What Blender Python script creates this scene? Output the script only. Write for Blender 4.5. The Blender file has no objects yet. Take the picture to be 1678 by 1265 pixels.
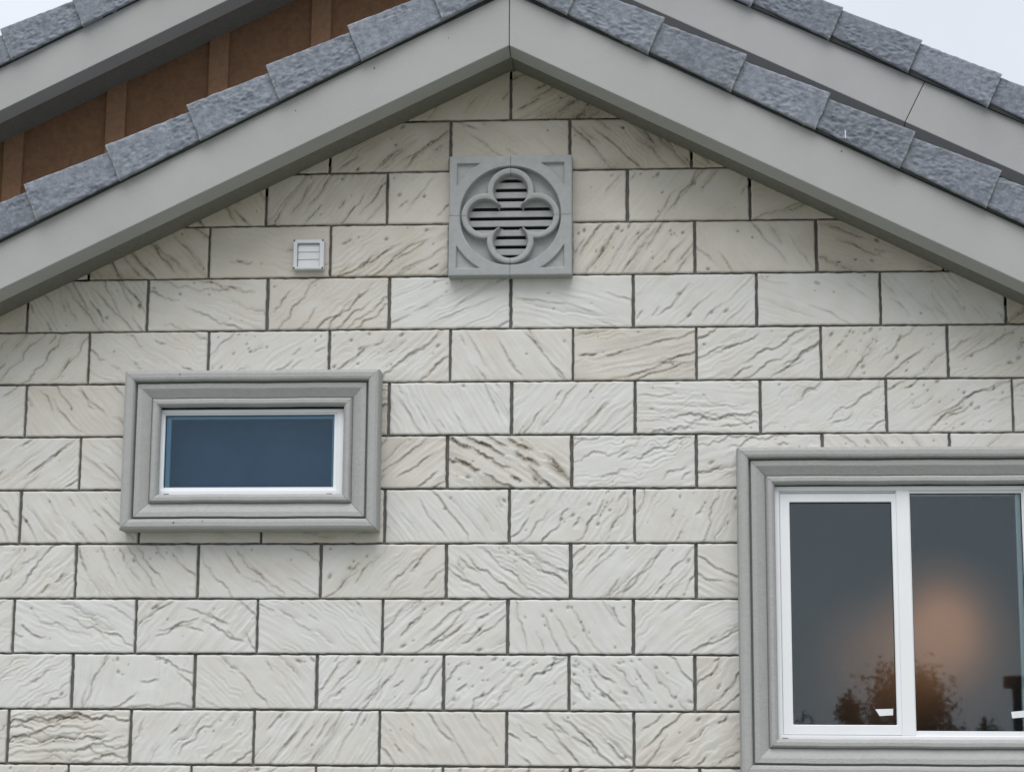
import bpy, bmesh, math, random
import numpy as np
from mathutils import Matrix, Vector

random.seed(7)
S = bpy.context.scene
COL = S.collection
rad = math.radians

# ------------------------------------------------------------------ camera
cam_d = bpy.data.cameras.new('camera')
cam = bpy.data.objects.new('camera', cam_d)
COL.objects.link(cam)
S.camera = cam
CAM = Vector((0.5695, -7.5498, 1.5913))
yaw, pit, rol = 0.073896, 0.178867, 0.006207
f_ = Vector((-math.sin(yaw) * math.cos(pit), math.cos(yaw) * math.cos(pit), math.sin(pit)))
r_ = Vector((math.cos(yaw), math.sin(yaw), 0))
u_ = r_.cross(f_)
r2 = math.cos(rol) * r_ + math.sin(rol) * u_
u2 = -math.sin(rol) * r_ + math.cos(rol) * u_
cam.matrix_world = Matrix(((r2.x, u2.x, -f_.x, CAM.x), (r2.y, u2.y, -f_.y, CAM.y),
                           (r2.z, u2.z, -f_.z, CAM.z), (0, 0, 0, 1)))
cam_d.sensor_fit = 'HORIZONTAL'
cam_d.sensor_width = 36.0
cam_d.lens = 36.0 * 3350 / 1678
cam_d.clip_start = 0.1
cam_d.clip_end = 3000

# ------------------------------------------------------------------ sky, sun, exposure
SUN_EL, SUN_ROT = 57, 184
w = bpy.data.worlds.new('World')
S.world = w
w.use_nodes = True
nt = w.node_tree
nt.nodes.clear()
N = nt.nodes.new
out = N('ShaderNodeOutputWorld'); bg = N('ShaderNodeBackground')
sky = N('ShaderNodeTexSky'); sky.sky_type = 'NISHITA'; sky.sun_disc = False
sky.sun_elevation = rad(SUN_EL); sky.sun_rotation = rad(SUN_ROT)
tc = N('ShaderNodeTexCoord'); sep = N('ShaderNodeSeparateXYZ')
nt.links.new(tc.outputs['Generated'], sep.inputs[0])
ramp = N('ShaderNodeValToRGB')                      # overcast: brighter towards the zenith
ramp.color_ramp.elements[0].position = 0.0; ramp.color_ramp.elements[0].color = (0.52, 0.55, 0.595, 1)
ramp.color_ramp.elements[1].position = 1.0; ramp.color_ramp.elements[1].color = (0.80, 0.81, 0.82, 1)
e = ramp.color_ramp.elements.new(0.4); e.color = (0.53, 0.555, 0.595, 1)
nt.links.new(sep.outputs['Z'], ramp.inputs[0])
ns = N('ShaderNodeTexNoise'); ns.inputs['Scale'].default_value = 2.2; ns.inputs['Detail'].default_value = 6
nt.links.new(tc.outputs['Generated'], ns.inputs['Vector'])
mr = N('ShaderNodeMapRange'); mr.inputs['From Min'].default_value = .3; mr.inputs['From Max'].default_value = .7
mr.inputs['To Min'].default_value = 12.0; mr.inputs['To Max'].default_value = 15.6
nt.links.new(ns.outputs['Fac'], mr.inputs['Value'])
vm = N('ShaderNodeVectorMath'); vm.operation = 'SCALE'
nt.links.new(ramp.outputs['Color'], vm.inputs[0]); nt.links.new(mr.outputs[0], vm.inputs['Scale'])
mx = N('ShaderNodeMix'); mx.data_type = 'RGBA'; mx.inputs['Factor'].default_value = 0.9
nt.links.new(sky.outputs['Color'], mx.inputs['A']); nt.links.new(vm.outputs[0], mx.inputs['B'])
nt.links.new(mx.outputs['Result'], bg.inputs['Color'])
bg.inputs['Strength'].default_value = 0.1
nt.links.new(bg.outputs[0], out.inputs['Surface'])

sd = bpy.data.lights.new('sun', 'SUN'); sd.energy = 1.7; sd.angle = rad(45); sd.color = (1.0, 0.97, 0.93)
sun = bpy.data.objects.new('sun', sd); COL.objects.link(sun)
# sun stands in front of the wall, high, a little to the left
az = rad(SUN_ROT)
sdir = Vector((math.sin(az) * math.cos(rad(SUN_EL)), math.cos(az) * math.cos(rad(SUN_EL)), math.sin(rad(SUN_EL))))
sun.rotation_euler = sdir.to_track_quat('Z', 'Y').to_euler()
sun.location = sdir * 40

S.view_settings.view_transform = 'Standard'
S.view_settings.look = 'None'
S.view_settings.exposure = 0.22
S.view_settings.gamma = 1.0
S.view_settings.use_curve_mapping = False

# ------------------------------------------------------------------ materials
def mat(name, color, rough=0.6, noise=0.0, nscale=8.0, bump=0.0, bscale=200.0, stretch=(1, 1, 1),
        spec=0.5, color2=None, detail=5, bump2=None):
    m = bpy.data.materials.new(name); m.use_nodes = True
    t = m.node_tree; b = t.nodes['Principled BSDF']
    b.inputs['Roughness'].default_value = rough
    b.inputs['Specular IOR Level'].default_value = spec
    b.inputs['Base Color'].default_value = (*color, 1)
    tcn = t.nodes.new('ShaderNodeTexCoord'); mp = t.nodes.new('ShaderNodeMapping')
    mp.inputs['Scale'].default_value = stretch
    g = t.nodes.new('ShaderNodeNewGeometry')
    t.links.new(g.outputs['Position'], mp.inputs['Vector'])
    if noise > 0 or color2:
        n = t.nodes.new('ShaderNodeTexNoise'); n.inputs['Scale'].default_value = nscale
        n.inputs['Detail'].default_value = detail; n.inputs['Roughness'].default_value = .6
        t.links.new(mp.outputs[0], n.inputs['Vector'])
        r = t.nodes.new('ShaderNodeMapRange'); r.inputs['From Min'].default_value = .3
        r.inputs['From Max'].default_value = .7
        t.links.new(n.outputs['Fac'], r.inputs['Value'])
        x = t.nodes.new('ShaderNodeMix'); x.data_type = 'RGBA'
        c2 = color2 if color2 else tuple(c * (1 - noise) for c in color)
        x.inputs['A'].default_value = (*color, 1); x.inputs['B'].default_value = (*c2, 1)
        t.links.new(r.outputs[0], x.inputs['Factor']); t.links.new(x.outputs['Result'], b.inputs['Base Color'])
    if bump > 0:
        n = t.nodes.new('ShaderNodeTexNoise'); n.inputs['Scale'].default_value = bscale
        n.inputs['Detail'].default_value = 4
        t.links.new(mp.outputs[0], n.inputs['Vector'])
        bp = t.nodes.new('ShaderNodeBump'); bp.inputs['Strength'].default_value = 1.0
        bp.inputs['Distance'].default_value = bump
        t.links.new(n.outputs['Fac'], bp.inputs['Height']); t.links.new(bp.outputs[0], b.inputs['Normal'])
    return m

def stone_mat():
    m = bpy.data.materials.new('cast_stone'); m.use_nodes = True
    t = m.node_tree; b = t.nodes['Principled BSDF']; L = t.links.new
    b.inputs['Roughness'].default_value = .82; b.inputs['Specular IOR Level'].default_value = .25
    at = t.nodes.new('ShaderNodeAttribute'); at.attribute_name = 'tone'
    ad = t.nodes.new('ShaderNodeAttribute'); ad.attribute_name = 'dirt'
    g = t.nodes.new('ShaderNodeNewGeometry')
    n1 = t.nodes.new('ShaderNodeTexNoise'); n1.inputs['Scale'].default_value = 9; n1.inputs['Detail'].default_value = 6
    L(g.outputs['Position'], n1.inputs['Vector'])
    ma = t.nodes.new('ShaderNodeMath'); ma.operation = 'MULTIPLY_ADD'
    L(n1.outputs['Fac'], ma.inputs[0]); ma.inputs[1].default_value = 1.1; 
    sb = t.nodes.new('ShaderNodeMath'); sb.operation = 'SUBTRACT'; L(at.outputs['Fac'], sb.inputs[0]); sb.inputs[1].default_value = .50
    L(sb.outputs[0], ma.inputs[2])
    cl = t.nodes.new('ShaderNodeClamp'); L(ma.outputs[0], cl.inputs['Value'])
    x = t.nodes.new('ShaderNodeMix'); x.data_type = 'RGBA'
    x.inputs['A'].default_value = (.635, .638, .625, 1); x.inputs['B'].default_value = (.55, .50, .425, 1)
    L(cl.outputs[0], x.inputs['Factor'])
    # dirt in creases and pits, broken up by fine noise
    n2 = t.nodes.new('ShaderNodeTexNoise'); n2.inputs['Scale'].default_value = 90; n2.inputs['Detail'].default_value = 3
    L(g.outputs['Position'], n2.inputs['Vector'])
    mm = t.nodes.new('ShaderNodeMath'); mm.operation = 'MULTIPLY'
    mr1 = t.nodes.new('ShaderNodeMapRange'); mr1.inputs['From Min'].default_value = .3; mr1.inputs['From Max'].default_value = .7
    mr1.inputs['To Min'].default_value = .55; mr1.inputs['To Max'].default_value = 1.25
    L(n2.outputs['Fac'], mr1.inputs['Value'])
    L(ad.outputs['Fac'], mm.inputs[0]); L(mr1.outputs[0], mm.inputs[1])
    cl2 = t.nodes.new('ShaderNodeClamp'); L(mm.outputs[0], cl2.inputs['Value'])
    y = t.nodes.new('ShaderNodeMix'); y.data_type = 'RGBA'
    y.inputs['B'].default_value = (.145, .118, .078, 1)
    L(x.outputs['Result'], y.inputs['A']); L(cl2.outputs[0], y.inputs['Factor'])
    L(y.outputs['Result'], b.inputs['Base Color'])
    bp = t.nodes.new('ShaderNodeBump'); bp.inputs['Distance'].default_value = .0006
    n3 = t.nodes.new('ShaderNodeTexNoise'); n3.inputs['Scale'].default_value = 160; n3.inputs['Detail'].default_value = 4
    L(g.outputs['Position'], n3.inputs['Vector'])
    L(n3.outputs['Fac'], bp.inputs['Height']); L(bp.outputs[0], b.inputs['Normal'])
    return m

def tile_mat():
    m = bpy.data.materials.new('slate_tile'); m.use_nodes = True
    t = m.node_tree; b = t.nodes['Principled BSDF']; L = t.links.new
    b.inputs['Roughness'].default_value = .6; b.inputs['Specular IOR Level'].default_value = .45
    ae = t.nodes.new('ShaderNodeAttribute'); ae.attribute_name = 'edge'
    oi = t.nodes.new('ShaderNodeObjectInfo')
    g = t.nodes.new('ShaderNodeNewGeometry')
    n1 = t.nodes.new('ShaderNodeTexNoise'); n1.inputs['Scale'].default_value = 42; n1.inputs['Detail'].default_value = 7
    n1.inputs['Roughness'].default_value = .65
    L(g.outputs['Position'], n1.inputs['Vector'])
    r = t.nodes.new('ShaderNodeMapRange'); r.inputs['From Min'].default_value = .33; r.inputs['From Max'].default_value = .67
    L(n1.outputs['Fac'], r.inputs['Value'])
    x = t.nodes.new('ShaderNodeMix'); x.data_type = 'RGBA'
    x.inputs['A'].default_value = (.100, .120, .150, 1); x.inputs['B'].default_value = (.225, .248, .292, 1)
    L(r.outputs[0], x.inputs['Factor'])
    hv = t.nodes.new('ShaderNodeHueSaturation')
    mr2 = t.nodes.new('ShaderNodeMapRange'); mr2.inputs['To Min'].default_value = .88; mr2.inputs['To Max'].default_value = 1.12
    L(oi.outputs['Random'], mr2.inputs['Value']); L(mr2.outputs[0], hv.inputs['Value'])
    L(x.outputs['Result'], hv.inputs['Color'])
    y = t.nodes.new('ShaderNodeMix'); y.data_type = 'RGBA'; y.inputs['B'].default_value = (.42, .43, .43, 1)
    L(hv.outputs[0], y.inputs['A']); L(ae.outputs['Fac'], y.inputs['Factor'])
    L(y.outputs['Result'], b.inputs['Base Color'])
    bp = t.nodes.new('ShaderNodeBump'); bp.inputs['Distance'].default_value = .002
    n3 = t.nodes.new('ShaderNodeTexNoise'); n3.inputs['Scale'].default_value = 95; n3.inputs['Detail'].default_value = 5
    L(g.outputs['Position'], n3.inputs['Vector'])
    L(n3.outputs['Fac'], bp.inputs['Height']); L(bp.outputs[0], b.inputs['Normal'])
    return m

def glass_mat(name, tint, refl, behind=(1, 1, 1)):
    m = bpy.data.materials.new(name); m.use_nodes = True
    t = m.node_tree; t.nodes.remove(t.nodes['Principled BSDF']); L = t.links.new
    o = t.nodes['Material Output']
    tr = t.nodes.new('ShaderNodeBsdfTransparent'); tr.inputs['Color'].default_value = (*behind, 1)
    gl = t.nodes.new('ShaderNodeBsdfGlossy'); gl.inputs['Color'].default_value = (*tint, 1); gl.inputs['Roughness'].default_value = .002
    g = t.nodes.new('ShaderNodeNewGeometry')
    n = t.nodes.new('ShaderNodeTexNoise'); n.inputs['Scale'].default_value = 260; n.inputs['Detail'].default_value = 3
    n0 = t.nodes.new('ShaderNodeTexNoise'); n0.inputs['Scale'].default_value = 5; n0.inputs['Detail'].default_value = 2
    L(g.outputs['Position'], n.inputs['Vector']); L(g.outputs['Position'], n0.inputs['Vector'])
    ad = t.nodes.new('ShaderNodeMath'); ad.operation = 'MULTIPLY_ADD'; ad.inputs[1].default_value = 14.0
    L(n0.outputs['Fac'], ad.inputs[0]); L(n.outputs['Fac'], ad.inputs[2])
    bp = t.nodes.new('ShaderNodeBump'); bp.inputs['Distance'].default_value = .000003
    L(ad.outputs[0], bp.inputs['Height']); L(bp.outputs[0], gl.inputs['Normal'])
    lw = t.nodes.new('ShaderNodeFresnel'); lw.inputs['IOR'].default_value = refl
    mxs = t.nodes.new('ShaderNodeMixShader')
    sp = t.nodes.new('ShaderNodeTexNoise'); sp.inputs['Scale'].default_value = 130; sp.inputs['Detail'].default_value = 5
    sp.inputs['Roughness'].default_value = .8
    L(g.outputs['Position'], sp.inputs['Vector'])
    smr = t.nodes.new('ShaderNodeMapRange'); smr.inputs['From Min'].default_value = .3; smr.inputs['From Max'].default_value = .7
    smr.inputs['To Min'].default_value = .72; smr.inputs['To Max'].default_value = 1.28
    L(sp.outputs['Fac'], smr.inputs['Value'])
    sm = t.nodes.new('ShaderNodeMath'); sm.operation = 'MULTIPLY'
    L(lw.outputs[0], sm.inputs[0]); L(smr.outputs[0], sm.inputs[1])
    L(sm.outputs[0], mxs.inputs[0]); L(tr.outputs[0], mxs.inputs[1]); L(gl.outputs[0], mxs.inputs[2])
    L(mxs.outputs[0], o.inputs['Surface'])
    return m

M = dict(
    stone=stone_mat(), tile=tile_mat(),
    mortar=mat('mortar', (.17, .168, .158), .95, .35, 30, .002, 150),
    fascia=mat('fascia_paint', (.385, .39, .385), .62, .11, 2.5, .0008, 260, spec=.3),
    soffit=mat('shaded_soffit_stucco', (.22, .22, .195), .9, .22, 60, .004, 190, spec=.2),  # same paint as the fascia, darkened for the shadow below the eaves
    trim=mat('trim_stucco', (.395, .402, .395), .85, .10, 60, .0020, 210, (.8, 1, 1), spec=.25),
    ventp=mat('vent_paint', (.36, .375, .38), .8, .12, 40, .0010, 240, spec=.25),
    vinyl=mat('white_vinyl', (.80, .82, .85), .32, .05, 6, spec=.4),
    plastic=mat('white_plastic', (.66, .68, .71), .4, .08, 30, spec=.4),
    gasket=mat('black_gasket', (.02, .022, .024), .6),
    spacer=mat('glazing_spacer', (.34, .47, .50), .5),
    siding=mat('brown_siding', (.215, .118, .068), .85, .28, 40, .0018, 170, spec=.2),
    batten=mat('brown_batten', (.265, .152, .092), .85, .22, 50, .0018, 170, spec=.2),
    under=mat('dark_matte', (.03, .03, .032), .9),  # near black; also the painted shadow line below the rake tiles
    room=mat('room_plaster', (.14, .135, .13), .9),
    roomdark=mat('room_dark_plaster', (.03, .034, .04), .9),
    sky_tint=mat('blue_grey_sky_tint', (.008, .032, .085), .8, .0, 3.2, color2=(.045, .085, .125)),  # mottled blue painted in for the cloudy sky mirrored by the small pane
    sticker=mat('paper_sticker', (.78, .80, .82), .6, .1, 60),
    ground=mat('ground', (.30, .292, .27), .95, .4, .6, .01, 12, color2=(.09, .11, .06)),
    bark=mat('bark', (.07, .05, .035), .95, .4, 20, .01, 30),
    leaf=mat('autumn_leaves', (.06, .04, .018), .8, 0, 3, color2=(.035, .05, .02)),
    hedge=mat('dark_leaves', (.03, .045, .02), .8, 0, 3, color2=(.05, .06, .03)),
    metal=mat('dark_metal', (.03, .03, .032), .5),
    screw=mat('screw_metal', (.05, .05, .05), .5),
    concrete=mat('plain_plaster', (.35, .35, .33), .9, .2, 5),
    glass=glass_mat('window_glass', (.84, .95, 1.0), 1.56),
    glass_blue=glass_mat('tinted_window_glass', (.70, .88, 1.0), 1.52, (.82, .92, 1)),
)

# ------------------------------------------------------------------ helpers
def link(name, me, m=None, parent=None, smooth=False):
    if m: me.materials.append(m)
    if smooth:
        me.polygons.foreach_set('use_smooth', [True] * len(me.polygons))
    o = bpy.data.objects.new(name, me); COL.objects.link(o)
    if parent: o.parent = parent
    return o

def empty(name, parent=None, loc=(0, 0, 0)):
    o = bpy.data.objects.new(name, None); COL.objects.link(o); o.location = loc
    o.empty_display_size = .1
    if parent: o.parent = parent
    return o

def prism(name, poly, y0, y1, m, parent=None, bevel=.002, seg=1):
    """polygon in XZ extruded from y0 to y1"""
    bm = bmesh.new()
    a = [bm.verts.new((x, y0, z)) for x, z in poly]
    b = [bm.verts.new((x, y1, z)) for x, z in poly]
    n = len(poly)
    bm.faces.new(a); bm.faces.new(b[::-1])
    for i in range(n):
        bm.faces.new((a[i], b[i], b[(i + 1) % n], a[(i + 1) % n]))
    bmesh.ops.recalc_face_normals(bm, faces=bm.faces)
    if bevel > 0:
        bmesh.ops.bevel(bm, geom=bm.edges[:], offset=bevel, segments=seg, affect='EDGES', profile=.6)
    me = bpy.data.meshes.new(name); bm.to_mesh(me); bm.free()
    return link(name, me, m, parent)

def box(name, x0, x1, y0, y1, z0, z1, m, parent=None, bevel=.0015):
    return prism(name, [(x0, z0), (x1, z0), (x1, z1), (x0, z1)], y0, y1, m, parent, bevel)

def vnoise(u, v, seed):
    """smooth value noise, ~ -1..1"""
    rs = np.random.RandomState(seed)
    n = 64
    t = rs.rand(n, n) * 2 - 1
    iu = np.floor(u).astype(int); iv = np.floor(v).astype(int)
    fu = u - iu; fv = v - iv
    fu = fu * fu * (3 - 2 * fu); fv = fv * fv * (3 - 2 * fv)
    a = t[iu % n, iv % n]; b = t[(iu + 1) % n, iv % n]; c = t[iu % n, (iv + 1) % n]; d = t[(iu + 1) % n, (iv + 1) % n]
    return (a * (1 - fu) + b * fu) * (1 - fv) + (c * (1 - fu) + d * fu) * fv

def grid_mesh(name, nx, nz, X, Z, Y, back, keep=None, attrs=None):
    """height field of nx x nz vertices (X right, Z up, Y towards the wall) with a skirt back to Y=back"""
    V = np.stack([X, Y, Z], -1).reshape(-1, 3)
    idx = np.arange(nx * nz).reshape(nz, nx)
    q = np.stack([idx[:-1, :-1], idx[:-1, 1:], idx[1:, 1:], idx[1:, :-1]], -1)
    if keep is not None:
        q = q[keep]
    q = q.reshape(-1, 4)
    ring = np.concatenate([idx[0, :], idx[1:, -1], idx[-1, -2::-1], idx[-2:0:-1, 0]])
    if keep is None:
        RV = V[ring].copy(); RV[:, 1] = back
        o = len(V); k = np.arange(len(ring)); k2 = (k + 1) % len(ring)
        sq = np.stack([ring[k], o + k, o + k2, ring[k2]], -1)
        V = np.concatenate([V, RV]); q = np.concatenate([q, sq])
    else:
        # skirt on every open edge that is left
        e1 = np.concatenate([q[:, [0, 1]], q[:, [1, 2]], q[:, [2, 3]], q[:, [3, 0]]])
        key = e1[:, 0].astype(np.int64) * 10000000 + e1[:, 1]
        rkey = e1[:, 1].astype(np.int64) * 10000000 + e1[:, 0]
        op = e1[~np.isin(key, rkey)]
        if len(op):
            u, inv = np.unique(op.reshape(-1), return_inverse=True); inv = inv.reshape(-1, 2)
            RV = V[u].copy(); RV[:, 1] = back; o = len(V)
            sq = np.stack([op[:, 1], op[:, 0], o + inv[:, 0], o + inv[:, 1]], -1)
            V = np.concatenate([V, RV]); q = np.concatenate([q, sq])
            ring = u
        else:
            ring = np.array([], int)
    used = np.unique(q)
    remap = -np.ones(len(V), int); remap[used] = np.arange(len(used))
    src_n = nx * nz
    full_attr = {}
    if attrs:
        for kx, a in attrs.items():
            a = a.reshape(-1)
            full_attr[kx] = np.concatenate([a, a[ring] if len(ring) else np.zeros(0)])[used]
    V = V[used]; q = remap[q]
    me = bpy.data.meshes.new(name)
    me.vertices.add(len(V)); me.vertices.foreach_set('co', V.astype(np.float32).ravel())
    me.loops.add(len(q) * 4); me.loops.foreach_set('vertex_index', q.astype(np.int32).ravel())
    me.polygons.add(len(q)); me.polygons.foreach_set('loop_start', np.arange(0, len(q) * 4, 4, dtype=np.int32))
    me.polygons.foreach_set('loop_total', np.full(len(q), 4, np.int32))
    me.polygons.foreach_set('use_smooth', np.ones(len(q), bool))
    me.update(calc_edges=True)
    for kx, a in full_attr.items():
        at = me.attributes.new(kx, 'FLOAT', 'POINT'); at.data.foreach_set('value', a.astype(np.float32))
    return me

# ------------------------------------------------------------------ ground
gm = bpy.data.meshes.new('ground')
gm.from_pydata([(-900, -900, 0), (900, -900, 0), (900, 900, 0), (-900, 900, 0)], [], [(0, 1, 2, 3)])
go = link('ground', gm, M['ground']); go['kind'] = 'structure'

# ------------------------------------------------------------------ the house
house = empty('stone_house', None, (0, 0, 0))
house['label'] = 'gabled house front of pale textured stone blocks with grey trim and slate coloured roof edge'
house['category'] = 'house'

PL, PR = .482, .500
AX, AZB, AZT = .012, 4.205, 4.412          # front gable: fascia apex, bottom and top
YF = -.27                                 # front face of its fascia

# windows as rectangles: casing outside, casing inside
WS = dict(ox=(-1.448, -.480), oz=(2.410, 3.012))
WB = dict(ox=(.846, 2.034), oz=(1.522, 2.710))
TW = .137                                  # casing width
for W_ in (WS, WB):
    W_['ix'] = (W_['ox'][0] + TW, W_['ox'][1] - TW); W_['iz'] = (W_['oz'][0] + TW - .004, W_['oz'][1] - TW)

# backing wall (mortar bed) in strips round the window openings
def wallpart(x0, x1, z0, z1):
    box('mortar_bed', x0, x1, .015, .115, z0, z1, M['mortar'], house, 0)
hs = [-3.05, WS['ix'][0] - .02, WS['ix'][1] + .02, WB['ix'][0] - .02, WB['ix'][1] + .02, 3.05]
def roofz(x): return AZB - .03 - (PL if x < AX else PR) * abs(x - AX)
def column(x0, x1, z0):
    pts = [(x0, z0), (x1, z0), (x1, roofz(x1))]
    if x0 < AX < x1: pts.append((AX, roofz(AX)))
    pts.append((x0, roofz(x0)))
    prism('mortar_bed', pts, .015, .115, M['mortar'], house, 0)
column(hs[0], hs[1], 0); column(hs[1], hs[2], WS['iz'][1] + .02); wallpart(hs[1], hs[2], 0, WS['iz'][0] - .02)
column(hs[2], hs[3], 0); column(hs[3], hs[4], WB['iz'][1] + .02); wallpart(hs[3], hs[4], 0, WB['iz'][0] - .02)
column(hs[4], hs[5], 0)

# row boundaries and measured vertical joints
ROWZ = {-1: 4.205, 0: 4.0016, 1: 3.7983, 2: 3.5918, 3: 3.3863, 4: 3.1806, 5: 2.9775, 6: 2.7738, 7: 2.5712, 8: 2.3667,
        9: 2.1614, 10: 1.9576, 11: 1.7532, 12: 1.5524, 13: 1.348, 14: 1.144}
JO = {-1: {0: -.001}, 0: {-3: -.701, -1: -.233, 1: .228, 3: .692}, 1: {-4: -.944, -2: -.476, 2: .447, 4: .912},
      2: {-5: -1.162, -3: -.692, 3: .700, 5: 1.158},
      3: {-8: -1.866, -6: -1.397, -4: -.93, -2: -.46, 0: .004, 2: .468, 4: .931, 6: 1.391, 8: 1.852},
      4: {-7: -1.617, -5: -1.153, -3: -.687, -1: -.224, 1: .24, 3: .703, 5: 1.167, 7: 1.633},
      5: {-8: -1.853, -2: -.455, 0: .009, 2: .473, 4: .938, 6: 1.403, 8: 1.864},
      6: {-7: -1.633, -1: -.231, 1: .236, 3: .699, 5: 1.164, 7: 1.629},
      7: {-8: -1.854, -6: -1.395, -4: -.93, -2: -.464, 0: .004, 2: .469},
      8: {-7: -1.631, -5: -1.165, -3: -.701, -1: -.23, 1: .232, 3: .695},
      9: {-8: -1.859, -6: -1.394, -4: -.933, -2: -.466, 0: 0, 2: .463},
      10: {-7: -1.626, -5: -1.165, -3: -.706, -1: -.235, 1: .226, 3: .686},
      11: {-8: -1.861, -6: -1.398, -4: -.935, -2: -.47, 0: -.001, 2: .463}}
# pattern of each block: angle of its creases at the left and right end (deg, + rises to the right),
# creases, waviness, pits, stain, warmth
PAT = {
 (-1,-2):(62,50,5,.3,2,.5,.9), (-1,0):(25,40,9,.5,8,.8,.95),
 (0,-3-2):(45,40,8,.4,4,.8,.9),(0,-3):(42,35,9,.5,5,.8,.85),(0,-1):(-30,-40,4,.4,3,.35,.8),(0,1):(-45,-50,9,.4,6,.75,.85),(0,3):(-45,-30,7,.4,5,.7,.9),
 (1,-6):(-60,-50,9,.4,5,.8,.9),(1,-4):(60,48,9,.4,4,.6,.7),(1,-2):(50,45,5,.4,4,.4,.55),(1,0):(40,50,3,.4,7,.4,.6),(1,2):(50,58,6,.4,9,.5,.6),(1,4):(15,30,6,.6,3,.5,.75),
 (2,-7):(-62,-40,9,.4,5,.8,.9),(2,-5):(-12,10,4,.7,2,.35,.7),(2,-3):(38,32,10,.5,5,.6,.6),(2,-1):(38,32,4,.5,5,.5,.6),(2,1):(60,50,12,.4,22,.6,.55),(2,3):(-50,-62,5,.4,3,.3,.6),(2,5):(-15,-30,7,.7,5,.7,.8),
 (3,-10):(40,40,7,.4,6,.7,.8),(3,-8):(-60,-50,12,.4,5,.65,.5),(3,-6):(-15,-20,7,.9,9,.5,.4),(3,-4):(50,38,8,.8,3,.5,.5),(3,-2):(22,30,9,.3,4,.25,.05),(3,0):(-10,-20,6,.3,3,.2,.08),(3,2):(48,42,7,.3,4,.3,.12),(3,4):(-20,-35,4,.4,6,.3,.2),(3,6):(-50,-55,8,.4,4,.4,.25),(3,8):(40,20,9,.5,7,.9,.9),
 (4,-9):(52,48,8,.8,2,.6,.45),(4,-7):(-35,-28,8,1.1,1,.5,.35),(4,-5):(45,28,7,.6,14,.6,.2),(4,-3):(35,42,9,.7,14,.6,.25),(4,-1):(-60,-50,8,.4,3,.4,.3),(4,1):(4,18,8,.5,4,.8,.5),(4,3):(25,32,9,.8,3,.65,.2),(4,5):(50,38,6,.5,30,.6,.35),(4,7):(28,50,6,.6,18,.5,.4),
 (5,-10):(40,40,5,.5,2,.5,.3),(5,-8):(-55,-42,9,.5,1,.45,.5),(5,-4):(0,20,7,.7,12,.7,.6),(5,-2):(-65,-55,12,.2,2,.2,.0),(5,0):(60,36,10,.4,2,.5,.1),(5,2):(-3,5,10,1.1,5,.4,.12),(5,4):(42,30,7,1.2,3,.45,.12),(5,6):(40,26,8,.7,26,.65,.2),(5,8):(20,30,6,.5,10,.5,.3),
 (6,-9):(36,40,9,.5,3,.5,.2),(6,-7):(-42,-30,5,.4,1,.3,.3),(6,-3):(52,34,11,.4,4,.8,.45),(6,-1):(-26,-38,14,.7,6,1.3,.35),(6,1):(8,28,10,1.2,3,.6,.05),(6,3):(15,22,8,1.2,4,.6,.2),(6,5):(-45,-60,6,.5,6,.5,.3),(6,7):(50,40,6,.5,4,.4,.2),
 (7,-10):(-62,-60,8,.6,2,.6,.3),(7,-8):(-58,-45,9,.5,3,.5,.2),(7,-6):(-30,-20,5,.4,3,.4,.4),(7,-4):(-10,20,6,.6,6,.6,.5),(7,-2):(-48,-58,7,.3,4,.4,.1),(7,0):(48,66,9,.8,18,.75,.12),(7,2):(75,62,9,.7,8,.6,.25),
 (8,-9):(48,40,12,1.0,3,.55,.2),(8,-7):(-70,-45,9,.7,9,.55,.25),(8,-5):(-58,-25,8,.7,2,.5,.25),(8,-3):(52,42,9,.6,5,.65,.3),(8,-1):(-42,-30,12,.7,4,.55,.12),(8,1):(50,48,13,.5,4,.6,.12),(8,3):(-28,-25,7,.5,2,.6,.2),
 (9,-10):(40,30,6,.8,3,.6,.15),(9,-8):(-22,-32,8,1.0,3,.45,.0),(9,-6):(52,-62,13,.5,7,.6,.12),(9,-4):(-20,-52,8,.4,1,.45,.08),(9,-2):(45,34,12,.5,10,.7,.15),(9,0):(-75,-50,7,.5,13,.6,.12),(9,2):(52,15,6,.5,1,.45,.1),
 (10,-9):(50,32,9,1.2,2,.5,.05),(10,-7):(85,-48,8,.7,8,.55,.05),(10,-5):(-35,-52,7,.7,2,.45,.2),(10,-3):(50,55,12,.6,6,.5,.05),(10,-1):(50,36,8,1.0,22,.75,.05),(10,1):(-40,-52,7,.9,34,.7,.08),(10,3):(50,42,11,.6,4,.7,.3),
 (11,-10):(20,30,7,.8,2,.6,.3),(11,-8):(3,6,14,1.2,3,.9,.3),(11,-6):(60,40,8,1.1,5,.65,.15),(11,-4):(48,62,12,.3,3,.5,.2),(11,-2):(-50,-60,8,.4,4,.5,.3),(11,0):(-36,-44,11,.6,3,.6,.2),(11,2):(48,28,10,.6,5,.75,.35),
}
TRIS = 0
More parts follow.
